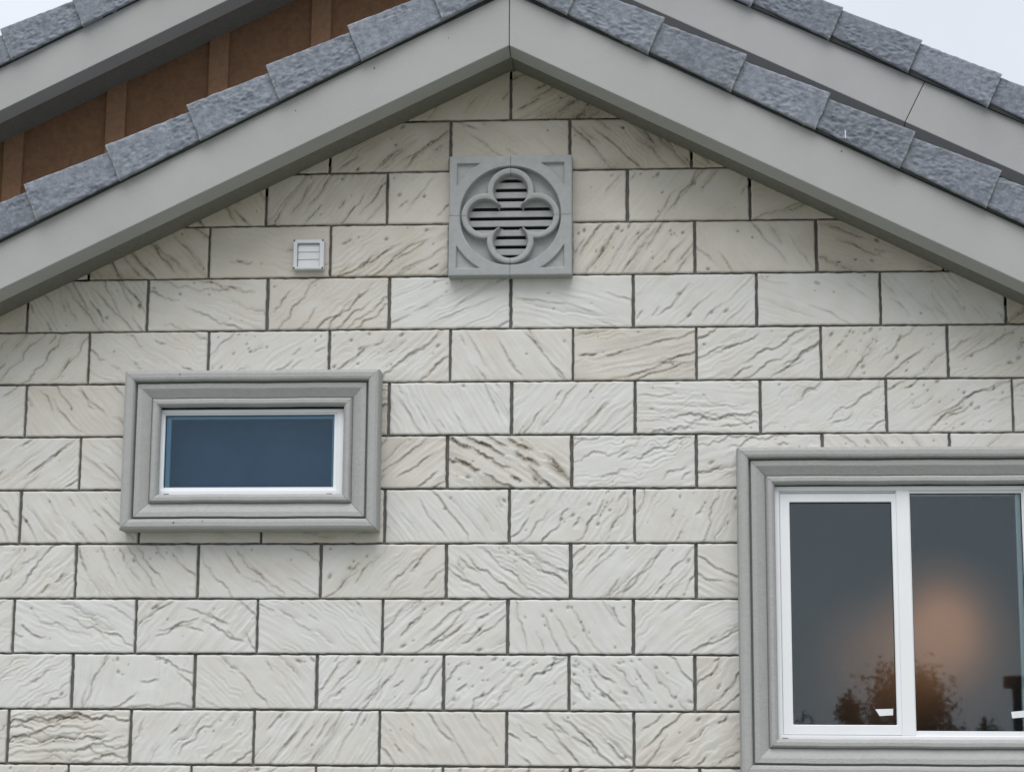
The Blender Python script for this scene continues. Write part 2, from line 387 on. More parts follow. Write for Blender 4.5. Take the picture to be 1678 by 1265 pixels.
def stone_block(row, k, x0, x1, z0, z1):
    global TRIS
    seen = -2.1 < x1 and x0 < 2.1 and row <= 12 and not (x0 > .86 and row >= 7)
    cell = .0039 if seen else .011
    a0, a1, nc, wav, npit, stain, warm = PAT.get((row, k), (None,) * 7)
    rs = np.random.RandomState((row * 97 + k * 31 + 5000) % 99991)
    if a0 is None:
        a0 = rs.choice([-1, 1]) * rs.uniform(25, 60); a1 = a0 + rs.uniform(-12, 12)
        nc, wav, npit, stain, warm = rs.randint(5, 12), rs.uniform(.3, 1), rs.randint(1, 12), rs.uniform(.4, .7), rs.uniform(.1, .5)
    gv, gh = .0122 + rs.uniform(-.003, .0025), .0078 + rs.uniform(-.0014, .0014)
    x0 += gv / 2; x1 -= gv / 2; z0 += gh / 2; z1 -= gh / 2
    Wd, Hd = x1 - x0, z1 - z0
    nx, nz = max(4, int(Wd / cell) + 1), max(4, int(Hd / cell) + 1)
    u, v = np.meshgrid(np.linspace(0, Wd, nx), np.linspace(0, Hd, nz))
    sd_ = int(rs.randint(1, 9999))
    h = np.zeros_like(u); dirt = np.zeros_like(u)
    # broad undulation
    h += .0012 * vnoise(u * 9, v * 12, sd_) + .0005 * vnoise(u * 26, v * 30, sd_ + 1)
    # fine striation along the local crease direction
    cu = Wd / 2
    def ang(uu): return np.radians(a0 + (a1 - a0) * np.clip(uu / Wd, 0, 1))
    th = ang(u)
    # rotate about block centre with the mean angle, bend with the fan
    tm = math.radians((a0 + a1) / 2) if a0 * a1 > 0 else None
    t_ = math.radians((a0 + a1) / 2) if tm is not None else math.radians(a0)
    sp = -(u - cu) * math.sin(t_) + (v - Hd / 2) * math.cos(t_)
    sl = (u - cu) * math.cos(t_) + (v - Hd / 2) * math.sin(t_)
    fan = math.radians(a1 - a0) * (1 if tm is not None else 0)
    sp = sp - fan * sl * sl / max(Wd, .1) * .5
    warp = .004 * wav * vnoise(u * 22, v * 22, sd_ + 2)
    stri = vnoise((sp + warp) * 150 + 300, sl * 7 + 50, sd_ + 3) * .5 + vnoise((sp + warp) * 75 + 300, sl * 5 + 50, sd_ + 4)
    amp = .0014 * (.35 + min(nc, 14) / 12)
    amp_map = .5 + .5 * vnoise(u * 8 + 3, v * 10 + 9, sd_ + 5)
    h += amp * stri * amp_map
    dirt += np.clip(-stri - .35, 0, 1) * .30 * stain * amp_map
    # chiselled ripples: a warped saw-tooth running along the crease direction, in patches
    fr = rs.uniform(34, 62)
    ph_ = (sp + (.014 * wav + .004) * vnoise(u * 24 + 5, v * 24 + 7, sd_ + 12) + .0034 * wav * vnoise(u * 70, v * 70, sd_ + 13)) * fr * (1 if sd_ % 4 else -1)
    saw = ph_ - np.floor(ph_)
    saw = np.where(saw < .86, saw / .86, (1 - saw) / .14)
    row_id = np.floor(ph_)
    pm = np.clip(vnoise(row_id * .37 + sl * 9 + 40, row_id * .73 + 20, sd_ + 14) * 1.5 + .10 + .02 * nc, 0, 1)
    h += .0023 * (.45 + nc / 14) * (saw - .5) * pm
    dirt += pm * np.clip(1 - np.abs(saw - .03) / .10, 0, 1) * .16 * (stain + .25)
    # creases: slanting polylines with a sharp lip on one side
    ncr = int(nc * 1.05 * (Wd / .46) + .5)
    for i in range(ncr):
        cx_ = Wd * (i + .5 + rs.uniform(-.45, .45)) / max(ncr, 1); cz_ = rs.uniform(.02, .98) * Hd
        a = math.radians(a0 + (a1 - a0) * cx_ / Wd + rs.uniform(-6, 6))
        ln = rs.choice([.05, .11, .19, .30], p=[.2, .25, .3, .25]) * (1.0 if abs(math.sin(a)) > .3 else 1.5)
        npt = max(5, int(ln / .008))
        s = np.linspace(-ln / 2, ln / 2, npt)
        off = np.cumsum(rs.randn(npt)) * (.0006 + .0020 * wav)
        ph = rs.uniform(0, 6)
        off = off - np.linspace(off[0], off[-1], npt) + .0056 * wav * np.sin(s / (.013 + .012 * rs.rand()) + ph) + .0016 * wav * np.sin(s / .0055 + ph * 2) + rs.uniform(-.15, .15) * s * s / ln
        px = cx_ + s * math.cos(a) - off * math.sin(a); pz = cz_ + s * math.sin(a) + off * math.cos(a)
        depth = rs.uniform(.0022, .0072) * (.6 + .7 * stain)
        sgn = rs.choice([-1, 1], p=[.22, .78])
        lo_u, hi_u = px.min() - .02, px.max() + .02; lo_v, hi_v = pz.min() - .02, pz.max() + .02
        sel = (u > lo_u) & (u < hi_u) & (v > lo_v) & (v < hi_v)
        if not sel.any(): continue
        uu, vv = u[sel], v[sel]
        best = np.full(uu.shape, 1e9); side = np.zeros_like(uu); par = np.zeros_like(uu)
        for j in range(npt - 1):
            ex, ez = px[j + 1] - px[j], pz[j + 1] - pz[j]; l2 = ex * ex + ez * ez + 1e-12
            tt = np.clip(((uu - px[j]) * ex + (vv - pz[j]) * ez) / l2, 0, 1)
            dx, dz = uu - px[j] - tt * ex, vv - pz[j] - tt * ez
            d = np.sqrt(dx * dx + dz * dz); b_ = d < best
            best[b_] = d[b_]; side[b_] = np.sign(ex * dz - ez * dx)[b_]; par[b_] = ((j + tt) / (npt - 1))[b_]
        taper = np.clip(np.sin(np.pi * par), 0, 1) ** .5 * (.8 + .2 * np.sin(par * 13 + ph))
        dsg = best * side * sgn * (1 if math.cos(a) > 0 else -1)
        wide = rs.uniform(.005, .012); sharp = .0022
        prof = np.where(dsg < 0, np.exp(-np.abs(dsg) / wide), np.exp(-(dsg / sharp) ** 2))
        h[sel] -= depth * taper * prof
        dw = .0019 + .0014 * rs.rand() + (.005 if stain > 1 else 0)
        dirt[sel] += taper * np.exp(-((dsg + .0012) / dw) ** 2) * min(1.0, .30 + .50 * stain) * rs.uniform(.35, 1.0)
        dirt[sel] += .13 * (stain + .3 * warm) * taper * np.exp(-((dsg + .004) / .010) ** 2)
        # lit raised lip beyond the crease
        h[sel] += depth * .35 * taper * np.exp(-((dsg - .005) / .003) ** 2)
    # pits
    for i in range(int(npit * Wd / .46 + .5)):
        cx_, cz_ = rs.uniform(.01, Wd - .01), rs.uniform(.01, Hd - .01)
        if rs.rand() < .5: cz_ = Hd - abs(rs.randn()) * .05 - .008
        rr = rs.choice([.0026, .0038, .0058], p=[.4, .4, .2]); el = rs.uniform(1, 2.2); a = math.radians(a0 + rs.uniform(-20, 20))
        du, dv = u - cx_, v - cz_
        p_, q_ = (du * math.cos(a) + dv * math.sin(a)) / el, -du * math.sin(a) + dv * math.cos(a)
        g = np.exp(-((p_ * p_ + q_ * q_) / rr ** 2) ** 1.3)
        h -= g * rr * .9; dirt += g * .55
    # stains gathering at one end, soft
    cl_ = np.clip(vnoise(u * 7 + 11, v * 9 + 5, sd_ + 8) * 1.2 - .1, 0, 1)
    edge_d = np.minimum(np.minimum(u, Wd - u), np.minimum(v, Hd - v))
    dirt += .15 * stain * cl_ * np.exp(-edge_d / .03) + .16 * cl_ * warm * warm + .5 * max(warm - .6, 0) * np.clip(stri * .6 + .1, 0, 1) * cl_
    dirt = np.clip(dirt * (.95 + .85 * warm), 0, .95)
    # outline: slightly worn edges
    wob = .0018
    Xc = x0 + u + np.where((u < 1e-6), wob * vnoise(v * 60, v * 0 + .5, sd_ + 6), 0) + np.where(u > Wd - 1e-6, wob * vnoise(v * 55, v * 0 + 3.5, sd_ + 7), 0)
    Zc = z0 + v + np.where((v < 1e-6), wob * vnoise(u * 50, u * 0 + 1.5, sd_ + 6), 0) + np.where(v > Hd - 1e-6, wob * vnoise(u * 50, u * 0 + 5.5, sd_ + 7), 0)
    h -= .0022 * np.exp(-edge_d / .0016)
    off = rs.uniform(-.0018, .0018); tx, tz = rs.uniform(-.004, .004), rs.uniform(-.005, .005)
    Y = -h + off + tx * (u - cu) + tz * (v - Hd / 2)
    uc = (Xc[:-1, :-1] + Xc[1:, 1:]) / 2; vc = (Zc[:-1, :-1] + Zc[1:, 1:]) / 2
    keep = vc < AZB + .04 - np.where(uc < AX, PL, PR) * np.abs(uc - AX)
    for W_ in (WS, WB):
        keep &= ~((uc > W_['ix'][0] - .03) & (uc < W_['ix'][1] + .03) & (vc > W_['iz'][0] - .03) & (vc < W_['iz'][1] + .03))
    keep &= ~((np.abs(uc - .004) < .17) & (np.abs(vc - 3.61) < .17))
    if not keep.any(): return
    kk = None if keep.all() else keep
    me = grid_mesh('stone', nx, nz, Xc, Zc, Y, .016, kk, dict(dirt=dirt, tone=np.full_like(u, warm)))
    TRIS += len(me.polygons) * 2
    link('stone', me, M['stone'], house)

for row in range(-1, 14):
    z1, z0 = ROWZ[row], ROWZ[row + 1]
    par = abs(row) % 2
    ks = [k for k in range(-12, 14) if (k % 2 == 0) == (row % 2 != 0)]
    rsj = random.Random(row)
    js = {k: JO.get(row, {}).get(k, k * .2325 + rsj.uniform(-.004, .004)) for k in ks}
    for a, b in zip(ks[:-1], ks[1:]):
        lim = (AZB - (z0 + .0)) / PL + .1
        if js[a] > lim or js[b] < -lim: continue
        stone_block(row, a, js[a], js[b], z0, z1)
print('stone tris', TRIS)

# ------------------------------------------------------------------ gable roofs: fascia, soffit, deck, rake tiles
def rake(ax, azb, azt, yf, over, half, side, splits=(), thick=.095, hslope=.49):
    """one slope of a gable edge; side -1 left, +1 right"""
    s = side
    def zb(d): return azb - hslope * d
    def zt(d): return azt - hslope * d
    ds = [0.0012] + list(splits) + [half]
    n = hslope
    for i in range(len(ds) - 1):
        d0, d1 = ds[i] + (.0012 if i else 0), ds[i + 1] - (.0012 if i < len(ds) - 2 else 0)
        # butt joints are square to the board except at the ridge, which is plumb
        H = azt - azb
        k0 = H * n / (1 + n * n) if i else 0
        k1 = H * n / (1 + n * n) if i < len(ds) - 2 else 0
        # bottom at d, top shifted uphill/downhill for a square cut
        pts = [(ax + s * d0, zb(d0)), (ax + s * d1, zb(d1)), (ax + s * (d1 + k1), zt(d1 + k1)), (ax + s * (d0 + k0), zt(d0 + k0))]
        fo = prism('fascia_board', pts, yf, yf + thick, M['fascia'], house, .0035, 2)
        for v in fo.data.vertices:          # its lower face slants down towards the wall
            dd = abs(v.co.x - ax)
            if v.co.z < zb(dd) + .03 and v.co.y > yf + thick * .5: v.co.z -= .016
    # soffit, a touch higher than the board's lower edge
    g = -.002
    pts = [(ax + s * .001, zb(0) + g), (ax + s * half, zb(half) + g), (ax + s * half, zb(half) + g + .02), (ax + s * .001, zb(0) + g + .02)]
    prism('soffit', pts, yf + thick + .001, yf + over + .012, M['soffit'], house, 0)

def deck(ax, azt, y0, y1, half, side, hslope=.49):
    s = side
    pts = [(ax, azt - .09), (ax + s * half, azt - hslope * half - .09), (ax + s * half, azt - hslope * half + .012), (ax, azt + .012)]
    prism('roof_deck', pts, y0, y1, M['tile'], house, 0)

for s in (-1, 1):
    rake(AX, AZB, AZT, YF, .27, 2.95, s, thick=.09, hslope=PL if s < 0 else PR)
    deck(AX, AZT + .025, YF + .015, .94, 2.95, s, PL if s < 0 else PR)
AX2, AZB2 = -.44, 5.167
YF2 = .65
rake(AX2, AZB2, AZB2 + .214, YF2, .30, 4.6, -1, splits=(3.0,), hslope=.490, thick=.09)
rake(AX2, AZB2 + .002, AZB2 + .232, YF2, .30, 4.6, 1, splits=(2.022,), hslope=.493, thick=.09)
for s in (-1, 1):
    deck(AX2, AZB2 + .250, YF2 + .015, 7.0, 4.6, s, .49)

def shadow_strip(x, z, sl, x1, y):
    """dark strip added as a painted shadow line below the rake tiles"""
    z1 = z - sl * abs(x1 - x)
    prism('tile_shadow_strip', [(x, z - .008), (x1, z1 - .008), (x1, z1 + .03), (x, z + .03)], y - .016, y - .0008, M['under'], house, 0)
shadow_strip(AX - .002, 4.301 + .2505 * .4985, .4985, -2.9, YF); shadow_strip(AX + .002, 4.316 + .219 * .503, .503, 2.9, YF)
shadow_strip(AX2 - .002, 4.507 + 1.756 * .492, .492, -4.9, YF2); shadow_strip(AX2 + .002, 4.536 + 1.712 * .4735, .4735, 3.9, YF2)

def tile_mesh(i, side):
    """slate textured rake tile; local x runs from its lower end up the slope, z is height, front faces -Y"""
    L_, H_ = .362, .148
    cell = .0042
    rs = np.random.RandomState(300 + i)
    nx, nz = int(L_ / cell), int(H_ / cell)
    u, v = np.meshgrid(np.linspace(0, L_, nx), np.linspace(0, H_, nz))
    h = .0013 * vnoise(u * 26, v * 34, 10 + i) + .0021 * vnoise(u * 58 + v * 20, v * 85, 40 + i) + .0016 * vnoise(u * 115 + v * 30, v * 160, 70 + i)
    rid = 1 - np.abs(vnoise(u * 34 + 9, v * 60 + 4, 90 + i)) * 2.2
    h += .0022 * np.clip(rid, 0, 1)
    mask = np.clip(vnoise(u * 11, v * 14, 120 + i) * 1.3 + .6, .15, 1)
    h *= mask
    lo = np.clip(1 - v / H_, 0, 1) * u * .082      # tapers towards its upper end
    e = np.minimum(np.minimum(u, L_ - u), np.minimum(v, H_ - v))
    h -= .003 * np.exp(-e / .003)
    X = u + np.where(u < 1e-6, .0022 * vnoise(v * 45, v * 0 + .5, 140 + i) , 0)
    Z = v + lo - H_ + np.where(v < 1e-6, .0015 * vnoise(u * 40, u * 0 + .5, 150 + i), 0) + np.where(v > H_ - 1e-6, .0015 * vnoise(u * 50, u * 0 + .5, 160 + i), 0)
    edge = np.clip(np.exp(-(u / .0045) ** 2) * (.75 + .5 * vnoise(v * 80, u * 10, 170 + i)), 0, 1)
    edge += .25 * np.exp(-(v / .004) ** 2)
    Y = -h + u * .046       # the upper end leans back under the next tile
    if side > 0:
        X = -X
        X, Z, Y, edge = X[:, ::-1], Z[:, ::-1], Y[:, ::-1], edge[:, ::-1]
    me = grid_mesh('rake_tile', nx, nz, X, Z, Y, .030, None, dict(edge=np.clip(edge, 0, 1)))
    me.materials.append(M['tile'])
    return me
TL = [tile_mesh(i, -1) for i in range(7)]
TR = [tile_mesh(20 + i, 1) for i in range(7)]
def tiles(side, pts, y, slope=.41):
    for i, (x, z) in enumerate(pts):
        me = (TL if side < 0 else TR)[(i * 3 + (2 if y > 0 else 0)) % 7]
        o = bpy.data.objects.new('rake_tile', me); COL.objects.link(o); o.parent = house
        jr = random.uniform(-.006, .006)
        ang = math.atan(slope) + jr
        o.rotation_euler = (random.uniform(-.012, .012), (ang if side > 0 else -ang), 0)
        o.location = (x, y + random.uniform(-.0015, .0015), z + random.uniform(-.002, .002))
tiles(-1, [(-.2935 - .3025 * i + (.002, 0, -.003, .003)[i % 4], 4.436 - .1508 * i) for i in range(-1, 9)], -.306)
tiles(1, [(.287 + .3035 * i, 4.446 - .1527 * i) for i in range(-1, 9)], -.306, .43)
tiles(-1, [(-2.246 + .303 * i, 4.640 + .149 * i) for i in range(-7, 6)], YF2 - .036)
tiles(1, [(1.335 - .32 + .321 * (i), 4.659 + .156 - .152 * i) for i in range(-4, 9)], YF2 - .036, .44)

# ------------------------------------------------------------------ brown board and batten wall behind
YB = .965
def zs2(x): return AZB2 + .004 - .490 * abs(x - AX2)
sp_, b0 = .4525, -2.271
ks = list(range(-5, 16))
for k in ks:
    xc = b0 + sp_ * k
    x0, x1 = xc - .0435, xc + .0435
    if -4.6 < x0 and x1 < 3.9:
        prism('batten', [(x0, 3.05), (x1, 3.05), (x1, zs2(x1)), (x0, zs2(x0))] if not (x0 < AX2 < x1) else
              [(x0, 3.05), (x1, 3.05), (x1, zs2(x1)), (AX2, zs2(AX2)), (x0, zs2(x0))], YB - .018, YB + .002, M['batten'], house, .002)
        xn = xc + sp_
        pts = [(xc + .001, 3.0), (xn - .001, 3.0), (xn - .001, zs2(xn))]
        if xc < AX2 < xn: pts.append((AX2, zs2(AX2)))
        pts.append((xc + .001, zs2(xc)))
        prism('siding_panel', pts, YB, YB + .012, M['siding'], house, .0008)

# building volume behind the two gables
prism('rear_wall', [(-4.9, 0), (4.1, 0), (4.1, zs2(4.1) - .02), (AX2, zs2(AX2) - .02), (-4.9, zs2(-4.9) - .02)], 6.8, 6.9, M['concrete'], house, 0)
box('side_wall', -5.0, -4.9, .98, 6.8, 0, 2.9, M['concrete'], house, 0)
box('side_wall', 4.1, 4.2, .98, 6.8, 0, 2.9, M['concrete'], house, 0)
box('side_wall', -3.05, -2.95, .116, .98, 0, 2.7, M['concrete'], house, 0)
box('side_wall', 2.95, 3.05, .116, .98, 0, 2.7, M['concrete'], house, 0)
box('lower_wall', -4.9, -3.06, .98, 1.08, 0, 3.0, M['concrete'], house, 0)
box('lower_wall', 3.06, 4.1, .98, 1.08, 0, 3.0, M['concrete'], house, 0)

# ------------------------------------------------------------------ windows
PROF = [(0, -.004), (0, .082), (.004, .094), (.013, .100), (.028, .100), (.036, .097), (.0405, .090), (.0425, .074), (.0445, .064),
        (.0475, .066), (.049, .081), (.051, .084), (.067, .083), (.071, .081), (.100, .063), (.1025, .058), (.104, .064), (.107, .074), (.112, .080), (.124, .080), (.131, .074),
        (.1355, .064), (.136, .052), (.122, .050), (.122, -.008)]
def casing(ox, oz, parent):
    cs = [(ox[0], oz[0], 1, 1), (ox[1], oz[0], -1, 1), (ox[1], oz[1], -1, -1), (ox[0], oz[1], 1, -1)]
    rs = random.Random(int(ox[0] * 1000))
    for i in range(4):
        a, b = cs[i], cs[(i + 1) % 4]
        ln = math.hypot(b[0] - a[0], b[1] - a[1]); nseg = int(ln / .03)
        V, F = [], []
        horiz = i % 2 == 0
        npf = len(PROF)
        ph = rs.uniform(0, 9)
        for j in range(nseg + 1):
            t = j / nseg
            for (w_, p_) in PROF:
                pa = (a[0] + a[2] * w_, a[1] + a[3] * w_); pb = (b[0] + b[2] * w_, b[1] + b[3] * w_)
                g = .0006 / ln
                tt = g + t * (1 - 2 * g)
                x, z = pa[0] + (pb[0] - pa[0]) * tt, pa[1] + (pb[1] - pa[1]) * tt
                wv = .0007 * math.sin(t * ln * 13 + ph) + .0003 * math.sin(t * ln * 41 + ph)
                if w_ == 0 or w_ > .136: wv *= .4
                V.append((x, -p_ + wv * .8, z + (wv if horiz else 0)))
        for j in range(nseg):
            for q in range(npf - 1):
                o0 = j * npf + q
                F.append((o0, o0 + npf, o0 + npf + 1, o0 + 1))
        F.append(tuple(range(npf)));  F.append(tuple(nseg * npf + q for q in range(npf))[::-1])
        me = bpy.data.meshes.new('casing'); me.from_pydata(V, [], F)
        bm = bmesh.new(); bm.from_mesh(me); bmesh.ops.recalc_face_normals(bm, faces=bm.faces); bm.to_mesh(me); bm.free()
        o = link('casing', me, M['trim'], parent)

def ring(name, x0, x1, z0, z1, wl, wr, wb, wt, y0, y1, m, parent, bevel=.002):
    """rectangular frame as one mesh"""
    bm = bmesh.new()
    O = [(x0, z0), (x1, z0), (x1, z1), (x0, z1)]; I = [(x0 + wl, z0 + wb), (x1 - wr, z0 + wb), (x1 - wr, z1 - wt), (x0 + wl, z1 - wt)]
    vs = {}
    for nm, P_ in (('o', O), ('i', I)):
        for yy in (y0, y1):
            vs[nm, yy] = [bm.verts.new((x, yy, z)) for x, z in P_]
    for k in range(4):
        l = (k + 1) % 4
        bm.faces.new((vs['o', y0][k], vs['o', y0][l], vs['i', y0][l], vs['i', y0][k]))
        bm.faces.new((vs['o', y1][k], vs['o', y1][l], vs['i', y1][l], vs['i', y1][k]))
        bm.faces.new((vs['o', y0][k], vs['o', y0][l], vs['o', y1][l], vs['o', y1][k]))
        bm.faces.new((vs['i', y0][k], vs['i', y0][l], vs['i', y1][l], vs['i', y1][k]))
    bmesh.ops.recalc_face_normals(bm, faces=bm.faces)
    if bevel: bmesh.ops.bevel(bm, geom=bm.edges[:], offset=bevel, segments=1, affect='EDGES')
    me = bpy.data.meshes.new(name); bm.to_mesh(me); bm.free()
    return link(name, me, m, parent)

# small fixed window, left
wsml = empty('window', house); wsml['label'] = 'small wide fixed window with bluish pane left of the vent'
casing(WS['ox'], WS['oz'], wsml)
D = .008                                   # the frames sit this much deeper in the casing
fx, fz = (-1.3215, -.613), (2.542, 2.8705)
ring('sealant', fx[0] - .012, fx[1] + .012, fz[0] - .012, fz[1] + .014, .013, .013, .013, .015, -.022, .05, M['gasket'], wsml, 0)
ring('frame', fx[0], fx[1], fz[0], fz[1], .0150, .0300, .022, .0150, -.050 + D, .09, M['vinyl'], wsml)
ix0, ix1, iz0, iz1 = fx[0] + .0150, fx[1] - .0300, fz[0] + .022, fz[1] - .0150
ring('glazing_bead', ix0 - .002, ix1 + .002, iz0 - .002, iz1 + .002, .0085, .014, .013, .008, -.043 + D, .05, M['vinyl'], wsml, .001)
gx0, gx1, gz0, gz1 = ix0 + .0065, ix1 - .012, iz0 + .011, iz1 - .006
ring('gasket', gx0 - .002, gx1 + .002, gz0 - .002, gz1 + .002, .0035, .0035, .0035, .004, -.0345 + D, -.025 + D, M['gasket'], wsml, 0)
ring('spacer', gx0, gx1, gz0, gz1, .018, .010, .004, .012, -.022 + D, -.008 + D, M['spacer'], wsml, 0)
box('pane', gx0, gx1, -.033 + D, -.029 + D, gz0, gz1, M['glass_blue'], wsml, 0)
box('sky_tint_sheet', gx0 - .012, gx1 + .012, .086, .089, gz0 - .012, gz1 + .012, M['sky_tint'], wsml, 0)  # added sheet behind the pane, carries the painted sky reflection
for x in (-1.285, -.668):
    box('weep_cover', x - .010, x + .010, -.0525 + D, -.049 + D, fz[0] + .0045, fz[0] + .0085, M['screw'], wsml, .0005)

# big sliding window, right
wbig = empty('window', house); wbig['label'] = 'large two-pane sliding window with warm light glowing behind, at right'
casing(WB['ox'], WB['oz'], wbig)
x0, x1, z0, z1 = WB['ix'][0] - .004, WB['ix'][1] + .004, WB['iz'][0] - .001, WB['iz'][1] - .002
ring('frame', x0, x1, z0, z1, .020, .020, .017, .017, -.052, .07, M['vinyl'], wbig)
ring('track', x0 + .018, x1 - .018, z0 + .015, z1 - .015, .006, .006, .006, .009, -.038, .07, M['vinyl'], wbig, .001)
xm0, xm1 = 1.4225, 1.472        # meeting stile of the fixed side
ring('sealant', x0 - .012, x1 + .012, z0 - .012, z1 + .014, .013, .013, .013, .015, -.036, .05, M['gasket'], wbig, 0)
# sliding sash, left
ring('sash', x0 + .0215, xm0 + .004, z0 + .0185, z1 - .0265, .036, .020, .036, .0315, -.046, -.010, M['vinyl'], wbig, .0025)
lx0, lx1, lz0, lz1 = x0 + .0575, xm0 - .016, z0 + .0545, z1 - .058
ring('gasket', lx0 - .001, lx1 + .001, lz0 - .001, lz1 + .001, .003, .003, .003, .0045, -.034, -.026, M['gasket'], wbig, 0)
box('pane', lx0, lx1, -.031, -.027, lz0, lz1, M['glass'], wbig, 0)
# fixed side, right
box('meeting_stile', xm0, xm1, -.051, .03, z0 + .0155, z1 - .0155, M['vinyl'], wbig, .003)
rx0, rx1, rz0, rz1 = xm1 + .001, x1 - .024, z0 + .034, z1 - .0255
ring('glazing_bead', xm1 - .001, x1 - .019, z0 + .0165, z1 - .0165, .003, .006, .018, .010, -.044, .02, M['vinyl'], wbig, .001)
ring('gasket', rx0 + .0008, rx1, rz0 - .001, rz1 + .001, .003, .003, .003, .004, -.034, -.026, M['gasket'], wbig, 0)
ring('spacer', rx0, rx1, rz0, rz1, .002, .020, .002, .002, -.020, -.006, M['spacer'], wbig, 0)
box('pane', rx0, rx1, -.031, -.027, rz0, rz1, M['glass'], wbig, 0)
def sticker(poly):
    prism('sticker', poly, -.0325, -.0315, M['sticker'], wbig, 0)
sticker([(1.331, 1.765), (1.395, 1.767), (1.394, 1.744), (1.346, 1.741)])
sticker([(1.813, 1.758), (1.880, 1.764), (1.882, 1.741), (1.816, 1.735)])
box('weep_cover', x0 + .018, x0 + .038, -.0545, -.051, z0 + .003, z0 + .0075, M['screw'], wbig, .0005)

for o in wbig.children:
    if not o.name.startswith('casing'): o.location.y += D
# ------------------------------------------------------------------ room behind the windows
room = empty('lit_room', house)
box('back_wall', .2, 2.9, 1.62, 1.66, .6, 3.0, M['room'], room, 0)
box('partition', .16, .2, .116, 1.66, .6, 3.0, M['roomdark'], room, 0)
box('partition', 2.9, 2.94, .116, 1.66, .6, 3.0, M['roomdark'], room, 0)
box('floor', .16, 2.94, .116, 1.66, .56, .6, M['roomdark'], room, 0)
box('ceiling', .16, 2.94, .116, 1.66, 3.0, 3.04, M['roomdark'], room, 0)
def downlight(x, z, cones):
    """small spot over the window head, turned to the back wall"""
    bm = bmesh.new(); bmesh.ops.create_cone(bm, cap_ends=True, segments=24, radius1=.05, radius2=.035, depth=.05)
    me = bpy.data.meshes.new('downlight'); bm.to_mesh(me); bm.free()
    o = link('downlight', me, M['metal'], room); o.location = (x, .30, 2.973)
    for power, r in cones:
        ld = bpy.data.lights.new('spot', 'SPOT'); ld.energy = power; ld.color = (1.0, .52, .25); ld.shadow_soft_size = .03
        ld.spot_size = rad(r); ld.spot_blend = 1.0
        lo = bpy.data.objects.new('spot', ld); COL.objects.link(lo)
        src = Vector((x, .30, 2.93)); lo.location = src
        tgt = Vector((x, 1.62, z)); lo.rotation_euler = (src - tgt).to_track_quat('Z', 'Y').to_euler()
        lo.parent = room
downlight(1.80, 2.135, ((46, 13), (58, 19), (44, 28)))
downlight(1.50, 2.01, ((20, 14), (26, 23)))

# ------------------------------------------------------------------ quatrefoil gable vent
vent = empty('gable_vent', house); vent['label'] = 'square grey quatrefoil louvred vent high in the gable'
VX, VZ, VH = .004, 3.608, .2345
def quatre(x, z, off, r):
    """signed distance (neg inside) of a quatrefoil, x,z relative to centre"""
    d = np.full_like(x, 9.0)
    for dx, dz in ((off, 0), (-off, 0), (0, off), (0, -off)):
        d = np.minimum(d, np.hypot(x - dx, z - dz) - r)
    return d
def vent_quarter(sx, sz):
    n = 118
    a = np.linspace(.0006, VH, n)
    xs = a if sx > 0 else -a[::-1]; zs = a if sz > 0 else -a[::-1]
    x, z = np.meshgrid(xs, zs)
    def ss(d, w_): return np.clip(.5 - d / w_, 0, 1) ** 2 * (3 - 2 * np.clip(.5 - d / w_, 0, 1))   # 1 inside
    R_ = np.hypot(x, z)
    base = .056
    h = np.full_like(x, base)
    h -= .034 * ss(R_ - .191, .006)                      # round recess
    off = .098
    din = np.minimum(quatre(x, z, off, .0645), np.maximum(np.abs(x), np.abs(z)) - .047)
    dout = np.minimum(quatre(x, z, off, .0905), np.maximum(np.abs(x), np.abs(z)) - .05)
    ringm = ss(dout, .007)
    prof_mid = np.clip(1 - np.abs((din + (-dout) * 0 - .0145) / .0145), 0, 1)
    h = np.where(ringm > 0, h * (1 - ringm) + (base - .002 - .005 * (1 - np.sqrt(prof_mid))) * ringm, h)
    # corner pockets: triangle between circle and square
    ax_, az_ = np.abs(x), np.abs(z)
    dpk = np.maximum(np.maximum(ax_, az_) - (VH - .031), .236 - R_)
    h -= .013 * ss(dpk, .005)
    h -= .004 * np.exp(-np.minimum(VH - ax_, VH - az_) / .002)
    h += .0004 * vnoise(x * 40 + 20, z * 40 + 20, 5)
    inside = ss(din, .006)
    h = h * (1 - inside) + .012 * inside
    cxm = (din[:-1, :-1] + din[1:, 1:]) / 2
    keep = cxm > -.0035
    me = grid_mesh('face_quarter', n, n, VX + x, VZ + z, -h, .012, keep)
    link('face_quarter', me, M['ventp'], vent)
for sx in (-1, 1):
    for sz in (-1, 1): vent_quarter(sx, sz)
# louvres
z = VZ - .17
k = 0
LP = .0372
while z < VZ + .17:
    dz = abs(z - VZ)
    hw = .168
    prism_pts = None
    bm = bmesh.new()
    # sloping blade: front edge low, back edge high
    sec = [(-.019, z - .012), (-.017, z - .0145), (.005, z + .006), (.005, z + .016), (-.016, z + .0105), (-.019, z + .0085)]
    A = [bm.verts.new((VX - hw, y, zz)) for y, zz in sec]; B = [bm.verts.new((VX + hw, y, zz)) for y, zz in sec]
    bm.faces.new(A); bm.faces.new(B[::-1])
    for i in range(len(sec)): bm.faces.new((A[i], B[i], B[(i + 1) % 6], A[(i + 1) % 6]))
    bmesh.ops.recalc_face_normals(bm, faces=bm.faces)
    me = bpy.data.meshes.new('louvre'); bm.to_mesh(me); bm.free()
    link('louvre', me, M['ventp'], vent); z += LP
box('vent_screen', VX - .175, VX + .175, .008, .014, VZ - .175, VZ + .175, M['under'], vent, 0)

